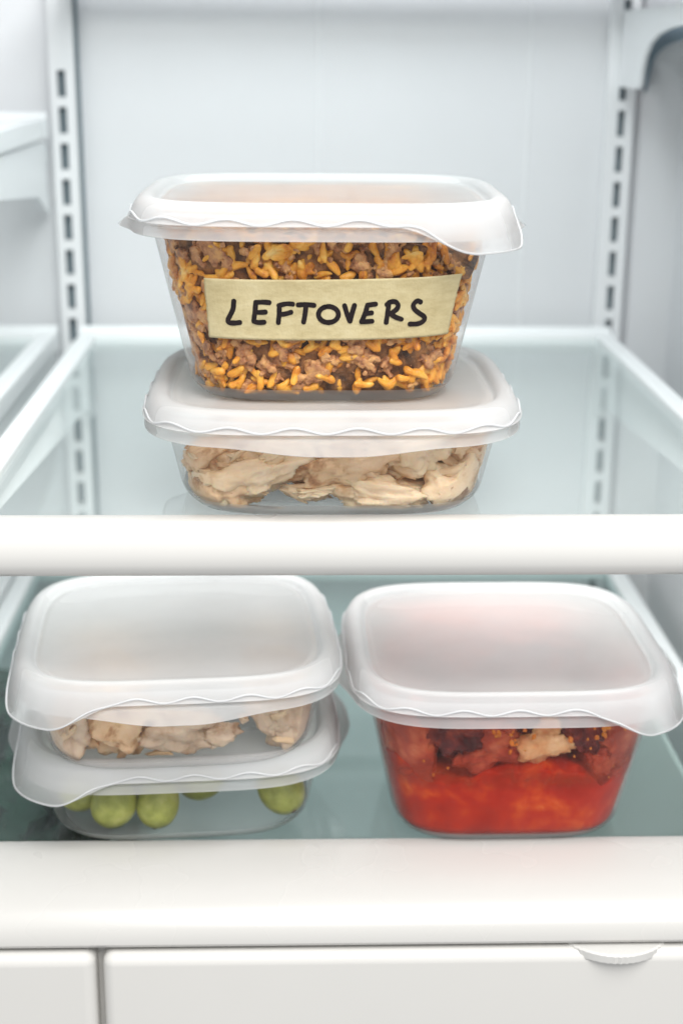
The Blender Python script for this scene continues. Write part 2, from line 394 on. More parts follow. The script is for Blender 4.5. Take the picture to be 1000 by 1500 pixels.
# ------------------------------------------------------------------ tubs and lids
def ring(a, n=5, N_=320):
    """superellipse outline of half size a, N_ points evenly spaced, starting at (+a, 0)"""
    key = (n, N_)
    if key not in ring.c:
        K = 6000; pts = []
        for i in range(K):
            t = 2 * math.pi * i / K; c, s = math.cos(t), math.sin(t)
            pts.append((math.copysign(abs(c) ** (2 / n), c), math.copysign(abs(s) ** (2 / n), s)))
        acc = [0]
        for i in range(K): acc.append(acc[-1] + math.dist(pts[i], pts[(i + 1) % K]))
        out = []; j = 0
        for i in range(N_):
            d = acc[-1] * i / N_
            while acc[j + 1] < d: j += 1
            f = (d - acc[j]) / max(acc[j + 1] - acc[j], 1e-12); p, q = pts[j % K], pts[(j + 1) % K]
            out.append((p[0] + (q[0] - p[0]) * f, p[1] + (q[1] - p[1]) * f))
        ring.c[key] = out
    return [(a * x, a * y) for x, y in ring.c[key]]
ring.c = {}
def nrm(x, y, n=5):
    gx = math.copysign(abs(x) ** (n - 1), x); gy = math.copysign(abs(y) ** (n - 1), y); l = math.hypot(gx, gy) or 1
    return gx / l, gy / l
def loft(rings_, cap0=True, cap1=False):
    n = len(rings_[0]); vs = [v for r in rings_ for v in r]; fs = []
    for k in range(len(rings_) - 1):
        for i in range(n): fs.append((k * n + i, k * n + (i + 1) % n, (k + 1) * n + (i + 1) % n, (k + 1) * n + i))
    if cap0: fs.append(tuple(range(n))[::-1])
    if cap1: fs.append(tuple((len(rings_) - 1) * n + i for i in range(n)))
    return vs, fs
AT = .0745
LH = .0815
def ss(t): t = max(0, min(1, t)); return t * t * (3 - 2 * t)
class Tub:
    def __init__(s, ab, H): s.ab, s.H = ab, H
    def a(s, z):     # outer half size at height z
        t = max(0, z) / s.H
        base = s.ab + (AT - s.ab) * t
        if z < .009: base -= (.009 - max(z, 0)) ** 2 / .009 * .55
        return base
DEEP, SHALLOW = Tub(.0570, .0795), Tub(.0650, .0433)
NR = 4.3
def tub_body(tub, lip_axis, parent):
    H = tub.H; rr = []
    def R_(a, z, n=NR): return [(x, y, z) for x, y in ring(a, n)]
    rr.append(R_(tub.a(0) - .030, .0022)); rr.append(R_(tub.a(0) - .010, .0020)); rr.append(R_(tub.a(0) - .0075, .0010)); rr.append(R_(tub.a(0) - .0045, .0004))
    for z in (.0004, .0012, .0024, .004, .006, .009): rr.append(R_(tub.a(z), z))
    m = 8
    for k in range(1, m + 1):
        z = .009 + (H - .009) * k / m; rr.append(R_(tub.a(z), z))
    def skirt(off, dz, lipk):
        off *= .84
        out = []
        for x, y in ring(AT, NR):
            nx, ny = nrm(x / AT, y / AT, NR)
            s = y if lip_axis == 'x' else x; side = abs(x) if lip_axis == 'x' else abs(y)
            wl = ss((.047 - abs(s)) / .040) if side > AT * .8 else 0
            out.append((x + nx * (off + .0075 * lipk * wl), y + ny * (off + .0075 * lipk * wl), H + dz * (.66 if dz < 0 else 1) - .0013 * lipk * wl))
        return out
    rr += [skirt(.0018, .0012, 0), skirt(.0036, .0012, 0), skirt(.0046, -.0004, 0), skirt(.0050, -.0058, 0), skirt(.0055, -.0064, .05), skirt(.0068, -.0068, .25), skirt(.0074, -.0076, .55), skirt(.0078, -.0105, .85), skirt(.0080, -.0126, 1.0), skirt(.0083, -.0131, 1.0)]
    vs, fs = loft(rr); o = link('tub_body', mesh('tub_body', vs, fs), M['body'], parent)
    o.data.materials.append(M['flange']); o.data.materials.append(M['floor'])
    for p_ in o.data.polygons:
        if min(p_.vertices) >= 320 * 17: p_.material_index = 1
        elif max(p_.vertices) < 320 * 9: p_.material_index = 2
    sd = o.modifiers.new('thickness', 'SOLIDIFY'); sd.thickness = .0007; sd.offset = -1
    o.data.materials.append(M['skin']); sd.material_offset = 3
    return o
def lid(tub, corner, parent, seed=0, clear=None):
    """corner: (+1,-1) = front right etc."""
    zb = tub.H + .0022; r = random.Random(seed); ph = r.uniform(0, 6.28)
    prof = [(.020, 0), (.045, 0), (.0655, .0000), (.0662, .0004), (.0684, .0004), (.0696, .0000), (.0706, .0004), (.0713, .0016), (.0722, .0029), (.0736, .0035), (.0752, .0035), (.0770, .0030), (.0785, .0019), (.0796, .0003), (.0803, -.0012), (.0807, -.0022), (.0810, -.0030), (.0812, -.0036), (.0815, -.0040), (.0816, -.0042)]
    rr = []; info = []
    base = ring(1, NR); tot = len(base)
    per = 8 * .0815 * .93
    for q, (a, z) in enumerate(prof):
        row = []
        for i, (x, y) in enumerate(base):
            nx, ny = nrm(x, y, NR); px, py = a * x, a * y; zz = z
            k = ss((q - 12) / 5.0) if q > 12 else 0
            if q < 3: zz -= .0012 * math.exp(-(a / .05) ** 2)
            s = per * i / tot
            wave = .0009 * math.cos(2 * math.pi * s / (per / 22) + ph)
            # corner tab
            d = math.hypot(LH * x - corner[0] * LH * .872, LH * y - corner[1] * LH * .872)
            t = ss((.044 - d) / .032)
            ext = k * t
            zz += -.0009 * ss((q - 15) / 4) * (1 - t) - .0112 * ext
            if q > 12: zz += 0
            off = .0042 * ext + 0
            row.append((px + nx * off, py + ny * off, zb + zz))
            if q == 0: info.append((x, y, nx, ny, t, s))
        rr.append(row)
    vs, fs = loft(rr); o = link('lid', mesh('lid', vs, fs), M['lid'], parent)
    o.data.materials.append(M['panel']); o.data.materials.append(M['flange'])
    for p_ in o.data.polygons:
        if min(p_.vertices) < len(base) * 5: p_.material_index = 1
    ta = o.data.attributes.new('thinness', 'FLOAT', 'POINT')
    for k_ in range(len(vs)): ta.data[k_].value = info[k_ % tot][4] * ss((k_ // tot - 12) / 5)
    sd = o.modifiers.new('thickness', 'SOLIDIFY'); sd.thickness = .0009; sd.offset = -1
    o.data.materials.append(M['skin']); sd.material_offset = 3
    # thickened bead along the wavy hem
    bv, bf = [], []; K = 8; n = tot
    for i in range(n):
        x, y, nx, ny, t, s_ = info[i]
        zz = zb - .0034 + .00125 * math.cos(2 * math.pi * s_ / (per / 22) + ph) * (1 - t) - (.0008 + .0112) * t
        ra = .0813 * (1 - t) + .0816 * t; of = .0002 + .0042 * t
        for j in range(K):
            a = 2 * math.pi * j / K; c, e_ = math.cos(a) * .00046, math.sin(a) * .00046
            bv.append((x * ra + nx * (of + c), y * ra + ny * (of + c), zz + e_))
    for i in range(n):
        for j in range(K): bf.append((i * K + j, i * K + (j + 1) % K, ((i + 1) % n) * K + (j + 1) % K, ((i + 1) % n) * K + j))
    link('hem_bead', mesh('hem_bead', bv, bf), M['bead'], o)
    return o
M['bead'] = lid_pp('lid_bead', (.93, .94, .95), .15)

def container(tub, loc, rz, lip_axis, corner, label, seed, s=1):
    root = empty('food_container', loc, rz, label, 'food container', 'lidded clear food containers'); root.scale = (s, s, 1)
    tub_body(tub, lip_axis, root); lid(tub, corner, root, seed); return root
T_SH = SHALLOW
LIDH = .0022
Pmid = Vector((.0148, .0575, .0)); Rmid = math.radians(0)
Pup = Vector((.0108, .0665, T_SH.H + LIDH + .0002)); Rup = math.radians(-.6)
PL2 = Vector((-.0590, .0760, ZL)); RL2 = math.radians(4.0)
PL1 = Vector((-.0578, .0585, ZL + T_SH.H + LIDH + .0002)); RL1 = math.radians(4.5)
PR_ = Vector((.0990, .0655, ZL)); RR_ = math.radians(.8)
c_mid = container(SHALLOW, Pmid, Rmid, 'y', (-1, 1), 'shallow clear tub of chicken standing under the labelled tub on the glass shelf', 1)
c_up = container(DEEP, Pup, Rup, 'x', (1, -1), 'deep clear tub of rice and mince with LEFTOVERS tape across its front', 2)
c_l2 = container(SHALLOW, PL2, RL2, 'x', (-1, -1), 'shallow clear tub of green grapes at the bottom of the left stack', 3, .94)
c_l1 = container(SHALLOW, PL1, RL1, 'y', (-1, -1), 'shallow clear tub of sliced chicken resting on the grape tub', 4, .925)
c_r = container(DEEP, PR_, RR_, 'x', (1, -1), 'deep clear tub of red tomato stew on the lower shelf at right', 5, .94)

# ------------------------------------------------------------------ masking tape with marker lettering
def wall_pt(tub, x, z, out=.0004):
    a = tub.a(z); u = min(.999, abs(x / a)); return Vector((x, -a * (1 - u ** NR) ** (1 / NR) - out, z))
SP = .60 * .96 / F * 1.045
def tp(px, py, out):
    """photo millimetres of the strip -> the tub's front wall"""
    x = (px - 470) * SP; z = .0410 - (py - 450) * SP * 1.07
    return wall_pt(DEEP, x, z, out)
def tape():
    nu, nv = 110, 26; vs, fs = [], []
    r = random.Random(4)
    for i in range(nu + 1):
        u = i / nu
        for j in range(nv + 1):
            v = j / nv
            xl = 296 + 5 * v + 1.6 * noise.noise(Vector((0, v * 14, 3))) + .9 * noise.noise(Vector((0, v * 45, 3)))
            xr = 675 - 17 * v ** .8 + 1.3 * noise.noise(Vector((0, v * 18, 8))) + .8 * noise.noise(Vector((0, v * 50, 8)))
            yt = 405.5 - 6 * u ** 2 + 1 * math.sin(u * 3.1); yb = 491 - 4.5 * u ** 2 + 2.0 * math.sin(u * 3.1)
            px = xl + (xr - xl) * u; py = yt + (yb - yt) * v
            lift = .0004 + .00018 * noise.noise(Vector((u * 9, v * 3, 1))) + .0012 * max(0, (u - .97) / .03) * (1 - v)
            vs.append(tp(px, py, lift + .0002))
    for i in range(nu):
        for j in range(nv): k = i * (nv + 1) + j; fs.append((k, k + nv + 1, k + nv + 2, k + 1))
    return vs, fs
m, nt, out = mat('masking_tape'); co = obj_co(nt)
p = N(nt, 'ShaderNodeBsdfPrincipled')
st = N(nt, 'ShaderNodeMapping'); st.inputs['Scale'].default_value = (1, 1, 2.2); L(nt, co, st.inputs[0])
n1 = noise_n(nt, 160, 5, .7, st.outputs[0]); n0 = noise_n(nt, 40, 3, .6, co)
mm = N(nt, 'ShaderNodeMath', operation='ADD'); L(nt, n1.outputs[0], mm.inputs[0]); L(nt, n0.outputs[0], mm.inputs[1])
mh = N(nt, 'ShaderNodeMath', operation='MULTIPLY'); mh.inputs[1].default_value = .5; L(nt, mm.outputs[0], mh.inputs[0])
r = ramp(nt, [(.35, (.56, .46, .24)), (.52, (.68, .58, .33)), (.68, (.76, .67, .42))], mh.outputs[0]); L(nt, r.outputs[0], p.inputs['Base Color'])
p.inputs['Roughness'].default_value = .55
wv = noise_n(nt, 900, 3, .7, co); st2 = N(nt, 'ShaderNodeMapping'); st2.inputs['Scale'].default_value = (1, 1, .12); L(nt, co, st2.inputs[0])
wv2 = noise_n(nt, 1300, 3, .7, st2.outputs[0]); wa = N(nt, 'ShaderNodeMath', operation='ADD'); L(nt, wv.outputs[0], wa.inputs[0]); L(nt, wv2.outputs[0], wa.inputs[1])
L(nt, bump(nt, wa.outputs[0], .55, .0004), p.inputs['Normal'])
tl = N(nt, 'ShaderNodeBsdfTranslucent'); L(nt, r.outputs[0], tl.inputs[0])
mx = N(nt, 'ShaderNodeMixShader'); mx.inputs[0].default_value = .12; L(nt, p.outputs[0], mx.inputs[1]); L(nt, tl.outputs[0], mx.inputs[2])
L(nt, mx.outputs[0], out.inputs[0]); M['tape'] = m
vs, fs = tape(); tape_o = link('masking_tape', mesh('masking_tape', vs, fs), M['tape'], c_up)
sd = tape_o.modifiers.new('thickness', 'SOLIDIFY'); sd.thickness = .00022; sd.offset = 1
M['ink'] = food('marker_ink', [(.3, (.006, .004, .006)), (.75, (.022, .012, .012))], 300, .42, 0, .2, .0002)
def c3(p): return (240 + p[0] / 3.846, 340 + p[1] / 3.846)
def c4(p): return (460 + p[0] / 3.846, 340 + p[1] / 3.846)
def oval(cx, cy, rx, ry, a0, a1, n=26): return [(cx + rx * math.cos(a0 + (a1 - a0) * i / n), cy + ry * math.sin(a0 + (a1 - a0) * i / n)) for i in range(n + 1)]
W = 3.6
LET = [
 ([[(384, 370), (378, 415), (358, 455), (347, 478), (356, 491), (385, 492), (416, 488)]], c3),
 ([[(508, 374), (503, 420), (494, 476)], [(506, 376), (545, 374), (584, 376)], [(502, 430), (535, 430), (562, 428)], [(494, 480), (520, 486), (554, 484)]], c3),
 ([[(640, 390), (638, 440), (633, 487)], [(636, 392), (680, 382), (716, 384)], [(640, 440), (670, 438), (706, 428)]], c3),
 ([[(744, 388), (790, 386), (836, 390)], [(790, 390), (784, 440), (776, 483)]], c3),
 ([oval(70, 440, 56, 44, math.radians(-97), math.radians(250))], c4),
 ([[(160, 390), (176, 440), (192, 477)], [(192, 477), (204, 430), (216, 388)]], c4),
 ([[(290, 386), (278, 430), (258, 478)], [(290, 388), (315, 384), (336, 382)], [(278, 434), (298, 432), (314, 430)], [(256, 479), (285, 478), (318, 476)]], c4),
 ([[(410, 372), (404, 430), (397, 484)], [(398, 386), (420, 370), (446, 370), (462, 386), (458, 405), (440, 422), (418, 434)], [(420, 436), (450, 454), (484, 466)]], c4),
 ([[(590, 374), (574, 366), (556, 376), (548, 394), (560, 416), (586, 436), (610, 452), (616, 470), (600, 486), (572, 494), (532, 494)]], c4)]
def smooth_line(pts, step=.8):
    res = []; P = [pts[0]] + list(pts) + [pts[-1]]
    for k in range(1, len(P) - 2):
        p0, p1, p2, p3 = [Vector((*q, 0)) for q in P[k - 1:k + 3]]; n = max(2, int((p2 - p1).length / step))
        for i in range(n):
            t = i / n; res.append(.5 * ((2 * p1) + (p2 - p0) * t + (2 * p0 - 5 * p1 + 4 * p2 - p3) * t * t + (3 * p1 - p0 - 3 * p2 + p3) * t ** 3))
    res.append(Vector((*pts[-1], 0))); return res
for li, (strokes, cv) in enumerate(LET):
    vs, fs = [], []
    for si, s in enumerate(strokes):
        pts = smooth_line([cv(q) for q in s]); n = len(pts); h = .00078 + .00003 * si
        rows = []
        tot = sum((pts[i + 1] - pts[i]).length for i in range(n - 1)); run = 0
        ext = []
        t0 = (pts[0] - pts[min(2, n - 1)]).normalized(); t1 = (pts[-1] - pts[max(-3, -n)]).normalized()
        for q in (.97, .8, .55, .25): ext.append((pts[0] + t0 * W * q * .9, math.sqrt(1 - q * q)))
        ext += [(q, 1) for q in pts]
        for q in (.25, .55, .8, .97): ext.append((pts[-1] + t1 * W * q * .9, math.sqrt(1 - q * q)))
        for i, (q, k) in enumerate(ext):
            a = ext[max(0, i - 1)][0]; b = ext[min(len(ext) - 1, i + 1)][0]; d = (b - a).normalized(); nn = Vector((-d.y, d.x, 0))
            ww = W * k * (1 + .10 * noise.noise(Vector((q.x * .12, q.y * .12, li)))) + .25 * noise.noise(Vector((q.x * .9, q.y * .9, li + 3)))
            base = len(vs)
            for e in (-1, -.5, 0, .5, 1):
                w_ = q + nn * ww * e; vs.append(tp(w_.x, w_.y, h))
            if i: 
                for e in range(4): fs.append((base - 5 + e, base - 4 + e, base + 1 + e, base + e))
    o = link('letter', mesh('letter', vs, fs), M['ink'], tape_o)
    bm = bmesh.new(); bm.from_mesh(o.data); bmesh.ops.recalc_face_normals(bm, faces=bm.faces[:]); bm.to_mesh(o.data); bm.free()

# ------------------------------------------------------------------ rice and mince
def clampin(tub, p, inset=.0016, nn=NR, zfloor=.0034, side=.0):
    p = Vector(p); p.z = min(max(p.z, zfloor), tub.H - .0012)
    a = tub.a(min(p.z, tub.H)) - inset
    s = (abs(p.x / a) ** nn + abs(p.y / a) ** nn) ** (1 / nn)
    if s > 1: p.x /= s; p.y /= s
    return p
def world_xf(root): return Matrix.Translation(root.location) @ Matrix.Rotation(root.rotation_euler.z, 4, 'Z') @ Matrix.Diagonal((*root.scale, 1))
M['core'] = food('mince_core', [(.34, (.035, .016, .009)), (.46, (.17, .075, .03)), (.66, (.42, .19, .065))], 130, .4, 0, .8, .001)
M['rice'] = food('orange_rice', [(.28, (.24, .05, .008)), (.39, (.58, .20, .018)), (.50, (.78, .34, .035)), (.62, (.88, .47, .08)), (.74, (.92, .64, .24))], 120, .38, .2, .6, .0004, bscale=900, spec=.4)
M['mince'] = food('browned_mince', [(.32, (.15, .055, .022)), (.43, (.44, .18, .070)), (.54, (.64, .32, .13)), (.70, (.84, .46, .15))], 190, .30, .10, 1.0, .0007, bscale=1300, spec=.5)
def top_h(x, y):
    h = .0745 + .003 * noise.noise(Vector((x * 60, y * 60, 2)))
    if x > .040: h -= .016 * ss((x - .040) / .018)
    if x > .060: h += .012 * ss((x - .060) / .008)
    return h
rr = []
for k in range(26):
    z = .004 + .071 * k / 25; row = []
    a = DEEP.a(z) - .0055
    for x, y in ring(a, NR, 200):
        zz = min(z, top_h(x, y) - .005); d = noise.noise(Vector((x * 160, y * 160, z * 160))) * .003
        nx, ny = nrm(x / a, y / a); row.append((x + nx * d, y + ny * d, zz))
    rr.append(row)
for f_ in (.7, .4, .15): rr.append([(x * f_, y * f_, top_h(x * f_, y * f_) - .005) for x, y, z in rr[25]])
vs, fs = loft(rr, True, True)
core = link('mince_core', mesh('mince_core', vs, fs), M['core'])
def grain_mesh(vs, fs, p, mtx, ln, r_, bend, clampf):
    b = len(vs); K, J = 7, 8; bl = rnd.uniform(-.35, .35); wn = rnd.uniform(-.25, .25)
    for j in range(J):
        t = j / (J - 1); u = t - .5; u = .5 * math.sin(math.pi * u); rad = r_ * (max(0, 1 - abs(2 * u) ** 3.0 * .93)) ** .5 * (1 + wn * 2 * u + .12 * math.sin(7 * u + bl * 9))
        for i in range(K):
            a = 2 * math.pi * i / K
            q = Vector((u * ln, math.cos(a) * rad + bl * u * u * ln, math.sin(a) * rad * .85 + bend * (u * u) * ln))
            vs.append(clampf(p + mtx @ q))
    for j in range(J - 1):
        for i in range(K): fs.append((b + j * K + i, b + j * K + (i + 1) % K, b + (j + 1) * K + (i + 1) % K, b + (j + 1) * K + i))
    fs.append(tuple(b + i for i in range(K))[::-1]); fs.append(tuple(b + (J - 1) * K + i for i in range(K)))
bmI = bmesh.new(); bmesh.ops.create_icosphere(bmI, subdivisions=3, radius=1)
ICO_V = [v.co.copy() for v in bmI.verts]; ICO_F = [tuple(v.index for v in f.verts) for f in bmI.faces]; bmI.free()
def crumb(vs, fs, p, s, seed, clampf, amp=.35, freq=1.3):
    b = len(vs); vf = .75 / .0016 * s[0] * .9
    for c in ICO_V:
        d = 1 + amp * noise.noise(c * freq + Vector((seed, 0, 0))) + .75 * (.42 - noise.voronoi(c * vf + Vector((0, seed, 0)))[0][0]) / max(1, vf) ** .5
        vs.append(clampf(p + Vector((c.x * s[0], c.y * s[1], c.z * s[2])) * d))
    for f in ICO_F: fs.append(tuple(b + q for q in f))
def cl(p):
    p = clampin(DEEP, p); k = min(1, max(0, (abs(p.x) - .030) / .02)); return clampin(DEEP, p, .0016 + .0018 * k)
rv, rf_, mv, mf = [], [], [], []
bmJ = bmesh.new(); bmesh.ops.create_icosphere(bmJ, subdivisions=2, radius=1)
I1_V = [v.co.copy() for v in bmJ.verts]; I1_F = [tuple(v.index for v in f.verts) for f in bmJ.faces]; bmJ.free()
def cluster(vs, fs, p, big, clampf):
    n = int(4 + 900 * big * rnd.uniform(1.2, 2.6)); e = Euler((rnd.uniform(0, 3), rnd.uniform(0, 3), rnd.uniform(0, 3))).to_matrix()
    for k in range(n):
        off = e @ Vector((rnd.gauss(0, 1) * big * .7, rnd.gauss(0, 1) * big * .5, rnd.gauss(0, 1) * big * .5)); r0 = big * rnd.uniform(.32, .75); b = len(vs); sd_ = rnd.random() * 60
        for c in I1_V:
            d = 1 + .55 * noise.noise(c * 1.4 + Vector((sd_, 0, 0))) + .3 * noise.noise(c * 3.5 + Vector((0, sd_, 0)))
            vs.append(clampf(p + off + c * (r0 * d)))
        for f in I1_F: fs.append(tuple(b + q for q in f))
def wall_sample():
    t = rnd.random()
    # bias to the front and the two sides, which are what one can see
    pts = ring.c[(NR, 320)]
    while True:
        i = rnd.randrange(320); x, y = pts[i]
        if y < .3 or rnd.random() < .25: return x, y
def meatness(x, y, z): return noise.noise(Vector((x * 5.0, y * 5.0, z * 75 + 7))) + .5 * noise.noise(Vector((x * 12, y * 12, z * 160)))
cnt = 0
for _ in range(8000):
    x, y = wall_sample(); z = rnd.uniform(.0045, .079); a = DEEP.a(z); dep = rnd.uniform(.0022, .0065)
    p = Vector((x * (a - dep), y * (a - dep), z))
    if z > top_h(p.x, p.y): continue
    mness = meatness(p.x, p.y, z) + (.07 if z > .05 else -.20)
    nx, ny = nrm(x, y); tang = Vector((-ny, nx, 0)); up = Vector((0, 0, 1))
    if -.42 < mness - .0 < -.34 : pass
    if rnd.random() < ((.22 if mness < .0 else .06) * (.45 if noise.noise(Vector((x * 3.5, y * 3.5, z * 60 + 3))) < -.22 else 1)):
        ang = rnd.gauss(math.pi * .25, 1.0); d = (tang * math.cos(ang) + up * math.sin(ang) + Vector((nx, ny, 0)) * rnd.uniform(-.3, .3)).normalized()
        s_ = d.cross(Vector((nx, ny, .1))).normalized(); t_ = d.cross(s_); m3 = Matrix((d, s_, t_)).transposed()
        grain_mesh(rv, rf_, p + Vector((0, 0, 0)) - Vector((nx, ny, 0)) * (.0003 + .0008 * min(1, max(0, (abs(p.x) - .032) / .02))), m3, rnd.uniform(.0055, .0098), rnd.uniform(.0013, .0020), rnd.uniform(-.5, .5), lambda q: Vector((q.x, q.y, max(q.z, .0036)))); cnt += 1
    elif rnd.random() < (.19 if mness > -.02 else .06):
        big = rnd.uniform(.0014, .0030) * (1.35 if rnd.random() < .25 else 1)
        cluster(mv, mf, p - Vector((nx, ny, 0)) * big * .5, big, cl)
for _ in range(1500):      # top surface, glimpsed through the lid
    x, y = rnd.uniform(-.06, .06), rnd.uniform(-.06, .06); z = top_h(x, y) - .002
    p = cl(Vector((x, y, z)))
    if rnd.random() < .55:
        e = Euler((rnd.uniform(-.5, .5), rnd.uniform(-.5, .5), rnd.uniform(0, 6.3))).to_matrix(); grain_mesh(rv, rf_, p, e, rnd.uniform(.006, .009), .0015, .4, cl)
    elif rnd.random() < .4: cluster(mv, mf, p, .0026, cl)
xf = world_xf(c_up)
fill = empty('rice_and_mince', c_up.location, c_up.rotation_euler.z, 'orange rice with browned mince packed inside the tub with the tape', 'leftovers')
core.parent = fill
o = link('rice_grains', mesh('rice_grains', rv, rf_), M['rice'], fill); o['kind'] = 'stuff'
rm = o.modifiers.new('fuse', 'REMESH'); rm.mode = 'VOXEL'; rm.voxel_size = .00032; rm.use_smooth_shade = True
o = link('mince_crumbs', mesh('mince_crumbs', mv, mf), M['mince'], fill); o['kind'] = 'stuff'
rm = o.modifiers.new('fuse', 'REMESH'); rm.mode = 'VOXEL'; rm.voxel_size = .00045; rm.use_smooth_shade = True

# ------------------------------------------------------------------ chicken
M['chicken'] = food('cooked_chicken', [(.30, (.34, .16, .07)), (.38, (.64, .41, .22)), (.47, (.84, .63, .41)), (.75, (.92, .76, .56))], 45, .42, .4, .7, .0007, bscale=420)
M['chicken_dark'] = food('dark_chicken', [(.32, (.20, .08, .035)), (.42, (.50, .27, .13)), (.50, (.76, .52, .31)), (.8, (.88, .68, .47))], 60, .42, .35, .7, .0007, bscale=420)
M['chicken_pale'] = food('sliced_chicken', [(.28, (.24, .12, .07)), (.40, (.50, .32, .20)), (.54, (.70, .53, .38)), (.75, (.80, .66, .50))], 50, .4, .25, .5, .0007, bscale=300)
def chunk(name, tub, root, loc, size, rot, seed, m, label, cat, group, sub=5, fib=1.0, amp=.32, bowl=True, fine=1.0):
    bm = bmesh.new(); bmesh.ops.create_icosphere(bm, subdivisions=sub, radius=1)
    R3 = Euler([math.radians(q) for q in rot]).to_matrix(); sd_ = Vector((seed * 3.1, seed * 1.7, seed * .9)); L0 = Vector((loc[0] * 1.125, loc[1] * 1.125, loc[2])); size = (size[0] * (.95 if cat == 'chicken' else 1.12), size[1] * 1.12, size[2] * 1.1)
    for v in bm.verts:
        c = v.co.copy()
        c = Vector([math.copysign(abs(q) ** .8, q) for q in c])
        d = 1 + amp * noise.noise(c * 1.25 + sd_) + amp * .55 * noise.noise(c * 2.7 + sd_)
        rid = abs(noise.noise(Vector((c.x * 1.3, c.y * 6, c.z * 6)) + sd_)); d -= .20 * fib * (1 - rid * 2.2) * .5
        d += .05 * fine * noise.noise(Vector((c.x * 6, c.y * 14, c.z * 14)) + sd_) + .060 * fine * noise.noise(c * 6.5 + sd_) + .035 * fine * noise.noise(c * 13 + sd_) + .03 * fine * noise.noise(c * 22 + sd_)
        q = Vector((c.x * size[0] * d, c.y * size[1] * d, c.z * size[2] * d))
        q = L0 + R3 @ q
        v.co = clampin(tub, q, .0018) - L0
    me = bpy.data.meshes.new(name); bm.to_mesh(me); bm.free()
    o = link(name, me, m); o.matrix_world = world_xf(root) @ Matrix.Translation(L0)
    if label: tag(o, label, cat, group)
    return o
G = 'chicken pieces in the middle tub'
ch = [
 ((-.041, -.044, .011), (.017, .009, .010), (0, 10, 5), 1, 'chicken_dark', 'pale chicken lump at the lower left corner of the middle tub'),
 ((-.030, -.046, .017), (.024, .010, .009), (10, -20, 0), 2, 'chicken', 'broad tan chicken piece rising at the left of the middle tub'),
 ((-.041, -.036, .028), (.020, .012, .007), (0, -32, 10), 3, 'chicken_dark', 'browned chicken strip just under the rim, left in the middle tub'),
 ((.006, -.046, .021), (.026, .009, .0085), (0, -10, 3), 4, 'chicken_dark', 'long browned chicken slice in the centre of the middle tub'),
 ((.017, -.049, .0085), (.021, .008, .0065), (0, 6, 0), 5, 'chicken', 'flat pale chicken slice on the floor at the centre of the middle tub'),
 ((-.008, -.050, .0100), (.010, .005, .0022), (0, -5, 5), 6, 'chicken', 'thin sliver of chicken between the two floor pieces of the middle tub'),
 ((.030, -.044, .026), (.017, .010, .011), (0, -15, -10), 7, 'chicken', 'ragged tan chicken piece high right of centre in the middle tub'),
 ((.047, -.046, .011), (.014, .010, .010), (0, 12, -10), 8, 'chicken', 'craggy pale chicken chunk at the lower right of the middle tub'),
 ((.053, -.036, .025), (.009, .012, .013), (10, 70, 0), 9, 'chicken_dark', 'dark ribbed chicken strip standing against the right wall of the middle tub'),
 ((.052, -.051, .006), (.006, .004, .0022), (0, -30, 0), 10, 'chicken_dark', 'small burnt brown sliver in the lower right corner of the middle tub'),
 ((-.012, -.030, .030), (.024, .014, .010), (0, 5, 30), 11, 'chicken', 'chicken piece behind the front row under the rim of the middle tub'),
 ((.018, -.025, .028), (.020, .016, .011), (0, 5, -20), 12, 'chicken_dark', 'brown chicken piece behind the long slice in the middle tub'),
 ((-.034, .010, .018), (.020, .022, .014), (0, 5, 30), 13, 'chicken', 'large chicken piece at the back left of the middle tub'),
 ((.030, .015, .020), (.022, .022, .014), (0, 5, 60), 14, 'chicken', 'large chicken piece at the back right of the middle tub'),
]
for loc, size, rot, seed, mk, lab in ch:
    chunk('chicken_piece', SHALLOW, c_mid, loc, size, rot, seed, M[mk], lab, 'chicken', G, fib=.12, amp=.5, fine=1.3)
G = 'sliced chicken in the left stack'
for loc, size, rot, seed, mk, lab in [
 ((-.046, -.040, .018), (.014, .013, .013), (0, 10, 15), 21, 'chicken_pale', 'pale chicken piece in the left corner of the tub above the grapes'),
 ((-.024, -.043, .019), (.018, .011, .013), (0, 15, 0), 22, 'chicken_dark', 'browned chicken slice left of centre in the tub above the grapes'),
 ((-.002, -.044, .016), (.021, .010, .009), (0, 8, 4), 23, 'chicken_pale', 'long torn chicken strip with a hooked end in the tub above the grapes'),
 ((.017, -.046, .012), (.011, .005, .004), (0, -6, 8), 24, 'chicken_pale', 'thin torn tip of chicken right of centre in the tub above the grapes'),
 ((.052, -.038, .018), (.015, .012, .015), (20, 60, 20), 25, 'chicken_pale', 'folded chicken slice at the right in the tub above the grapes'),
 ((.039, -.042, .021), (.013, .006, .007), (0, 55, 0), 26, 'chicken_pale', 'narrow curled chicken strip beside the folded slice in the left stack'),
 ((.028, -.049, .021), (.0022, .0022, .0018), (0, 0, 0), 27, 'chicken_pale', 'tiny chicken crumb in the empty middle of the tub above the grapes'),
 ((-.036, -.010, .022), (.022, .020, .012), (0, 5, 40), 28, 'chicken_pale', 'chicken slice lying behind the front pieces at left above the grapes'),
 ((.046, -.008, .020), (.018, .020, .012), (0, -5, 20), 29, 'chicken_pale', 'chicken slice lying behind the folded slice above the grapes'),
]:
    chunk('chicken_slice', SHALLOW, c_l1, loc, size, rot, seed, M[mk], lab, 'chicken', G, fib=.5, amp=.45)

